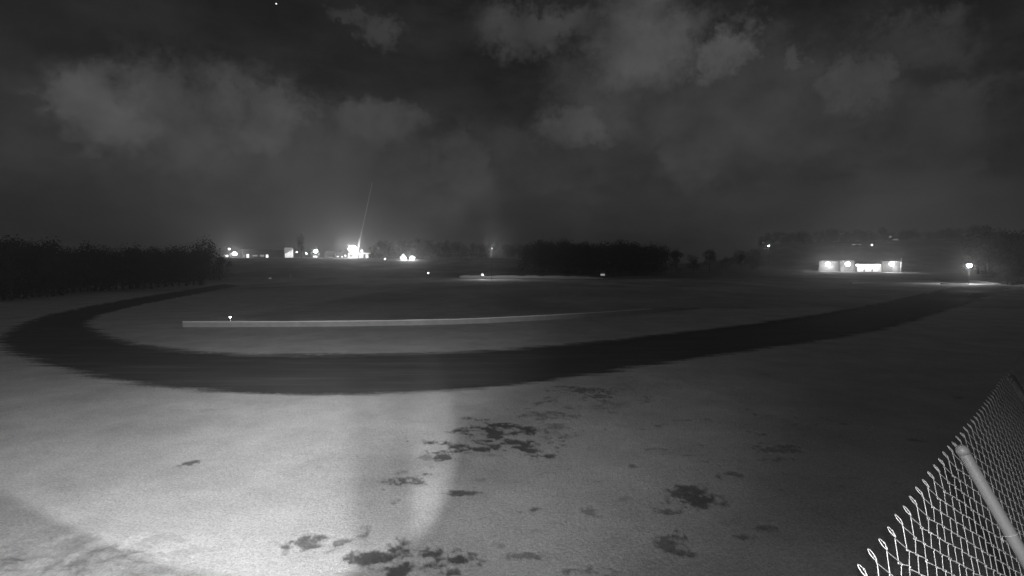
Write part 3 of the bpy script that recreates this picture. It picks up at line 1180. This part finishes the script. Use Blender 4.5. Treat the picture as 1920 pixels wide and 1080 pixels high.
# lit canopy shaped like a T
cp = at(689, YV - 3)
r = empty('canopy', cp)
tag(r, 'lit T shaped canopy right of the brightest village lamp', 'canopy')
MB().box(-2.3, 2.3, -1.5, 1.5, 2.9, 3.5).build('canopy_roof', M['plaster'], r)
MB().box(-0.9, 1.1, -0.6, 0.6, -.3, 2.9).build('kiosk', M['plaster'], r)
MB().box(-0.5, 0.7, -0.63, -0.605, 0.9, 2.2).build('window', M['lit'], r)

# bare tree lit by the village lamps
bt = at(700, YV - 2)
r = empty('bare_tree', bt)
tag(r, 'pale bare tree lit from the left, right of the canopy', 'tree')
b = MB()
rs = random.Random(5)


def branch(b, p, d, L, rad_, lev):
    q = p + d * L
    b.tube([p, p + d * L * .5 + Vector((rs.uniform(-.1, .1), rs.uniform(-.1, .1), 0)), q], [rad_, rad_ * .8, rad_ * .55], 5)
    if lev:
        for _ in range(3):
            nd = (d + Vector((rs.uniform(-.6, .6), rs.uniform(-.6, .6), rs.uniform(0, .5)))).normalized()
            branch(b, p + d * L * rs.uniform(.6, 1), nd, L * .68, rad_ * .6, lev - 1)


branch(b, Vector((0, 0, -.2)), Vector((0, 0, 1)), 2.6, 0.22, 0)
b.build('trunk', M['plaster_grey'], r)
b = MB()
for k in range(4):
    branch(b, Vector((0, 0, 2.2)), Vector((rs.uniform(-.6, .6), rs.uniform(-.5, .5), 1)).normalized(), 2.6, 0.14, 4)
b.build('crown', M['plaster_grey'], r)

street_lamp(441, 476, YV - 6, 7000, 'large glaring lamp at the left end of the long hall', 1.3)
street_lamp(431, 467, YV + 6, 500, 'small lamp up left of the large glaring lamp', 0.36)
street_lamp(427, 480, YV - 2, 500, 'small low lamp at the very left of the village lights', 0.30)
street_lamp(557, 473, YV, 150, 'faint small lamp just right of the slatted hall', 0.30, lens='lens_small')
street_lamp(575, 475.5, YV, 350, 'small lamp between the slatted hall and the second brightest lamp', 0.42, lens='lens_small')
street_lamp(592.5, 471.5, YV - 7, 3500, 'second brightest village lamp above a low dark house', 1.25)
ml = street_lamp(662, 467, YV - 6, 15000, 'brightest village lamp with a wide glow, extra heads added to widen its core', 1.3)
zl = CAM_H + 33 / FPX * (YV - 6) - ml.location.z
for kx, kz in ((-1.7, 0.1), (1.7, 0.1), (-0.9, 1.3), (0.9, 1.3), (-0.9, -1.2), (0.9, -1.2)):  # extra glowing heads, added to spread the lamp's bright core
    MB().lathe([(.3, -.7), (.85, -.45), (1.1, 0), (.85, .5), (.3, .7)], (kx, -1.1, zl + kz), 14).build('lamp_glass', M['lens'], ml, True)
street_lamp(679, 471, YV - 4, 700, 'small lamp close right of the brightest village lamp', 0.32)
street_lamp(758, 485, 294, 3000, 'lamp right in front of the pointed white gable house', 0.95)
street_lamp(773, 484, 297, 4000, 'lamp right of the pointed white gable house', 1.15)
street_lamp(722, 488, 297, 60, 'tiny lamp left of the pointed white gable house', 0.26, lens='lens_small')
street_lamp(648, 479.5, YV - 8, 100, 'low tiny lamp left below the brightest village lamp', 0.28, lens='lens_small')

# lit bank and shed in the middle distance
bk = empty('snow_bank', (at(1000, 166).x, 166, 0))
tag(bk, 'long thin lit snow bank across the dark field in the middle', 'snow bank')
bl = densify([(at(p, 166).x, 166 + q) for p, q in ((862, 1), (905, 0), (960, 1.5), (1040, 0), (1130, -1))], 1.2)
ribbon(bl, 0.7, -0.3, 0.75, (bk.location.x, bk.location.y), 0.12).build('bank', M['snowcap'], bk)
building('field_shed', 900, 909, 169, 516.5, 'tiny lit shed on the snow bank in the middle of the field', 'plaster', 'gable', 3, ((.3, .7, .6, 1.5, 'lit', 'window'),), 514, cat='shed')
street_lamp(905, 516, 158, 120, 'tiny lamp above the shed on the field snow bank', 0.12, lens='lens_small', cat='lamp')
building('field_shed', 1125, 1135, 168, 508.5, 'small shed with a dim lit window before the central wood', 'dark_wall', 'flat', 3, ((.1, .9, 1.0, 1.6, 'lit_dim', 'window'),), cat='shed')

# pale kerbs and banks near the right hand lamp
for (pa, ya, pb, yb, hh, lb) in ((1597, 121, 1650, 121, .35, 'thin bright snow ridge below the floodlit row'),
                                 (1765, 116, 1818, 114, .30, 'pale snow ridge at the foot of the right hand lamp, nearer one'),
                                 (1822, 128, 1868, 118, .45, 'pale snow ridge right of the right hand lamp')):
    A_, B_ = at(pa, ya), at(pb, yb)
    r = empty('snow_ridge', (A_.x, A_.y, 0))
    tag(r, lb, 'snow ridge')
    ln = densify([(A_.x, A_.y), ((A_.x + B_.x) / 2, (A_.y + B_.y) / 2 + .5), (B_.x, B_.y)], 0.8)
    ribbon(ln, 0.35, -0.2, hh, (A_.x, A_.y), 0.05).build('ridge', M['snowcap'], r)
g = at(1818, 70)
r = empty('marker_post', g, 0)
tag(r, 'tiny tilted pale marker by the track below the right hand lamp', 'marker')
MB().tube([(-.3, 0, 0.02), (.3, 0, .3)], 0.05, 8).build('stake', M['plaster'], r)

# ------------------------------------------------------------------ haze added for lamp halos and lifted dark tones
hb = MB()
hb.box(-1550, 1550, -1550, 1550, -4.0, 70.0)
hm = bpy.data.materials.new('haze')
hm.use_nodes = True
hm.node_tree.nodes.clear()
g = G(hm.node_tree)
out = g.n('ShaderNodeOutputMaterial')
pv = g.n('ShaderNodeVolumePrincipled')
pv.inputs['Color'].default_value = (0.95, 0.95, 0.95, 1)
pv.inputs['Density'].default_value = 0.0008
pv.inputs['Anisotropy'].default_value = 0.85
g.link(pv.outputs[0], out.inputs['Volume'])
hz = hb.build('haze', hm)
tag(hz, 'thin added haze that gives the lamps halos and lifts dark tones', 'haze', kind='stuff')
hm.cycles.homogeneous_volume = True if hasattr(hm.cycles, 'homogeneous_volume') else None
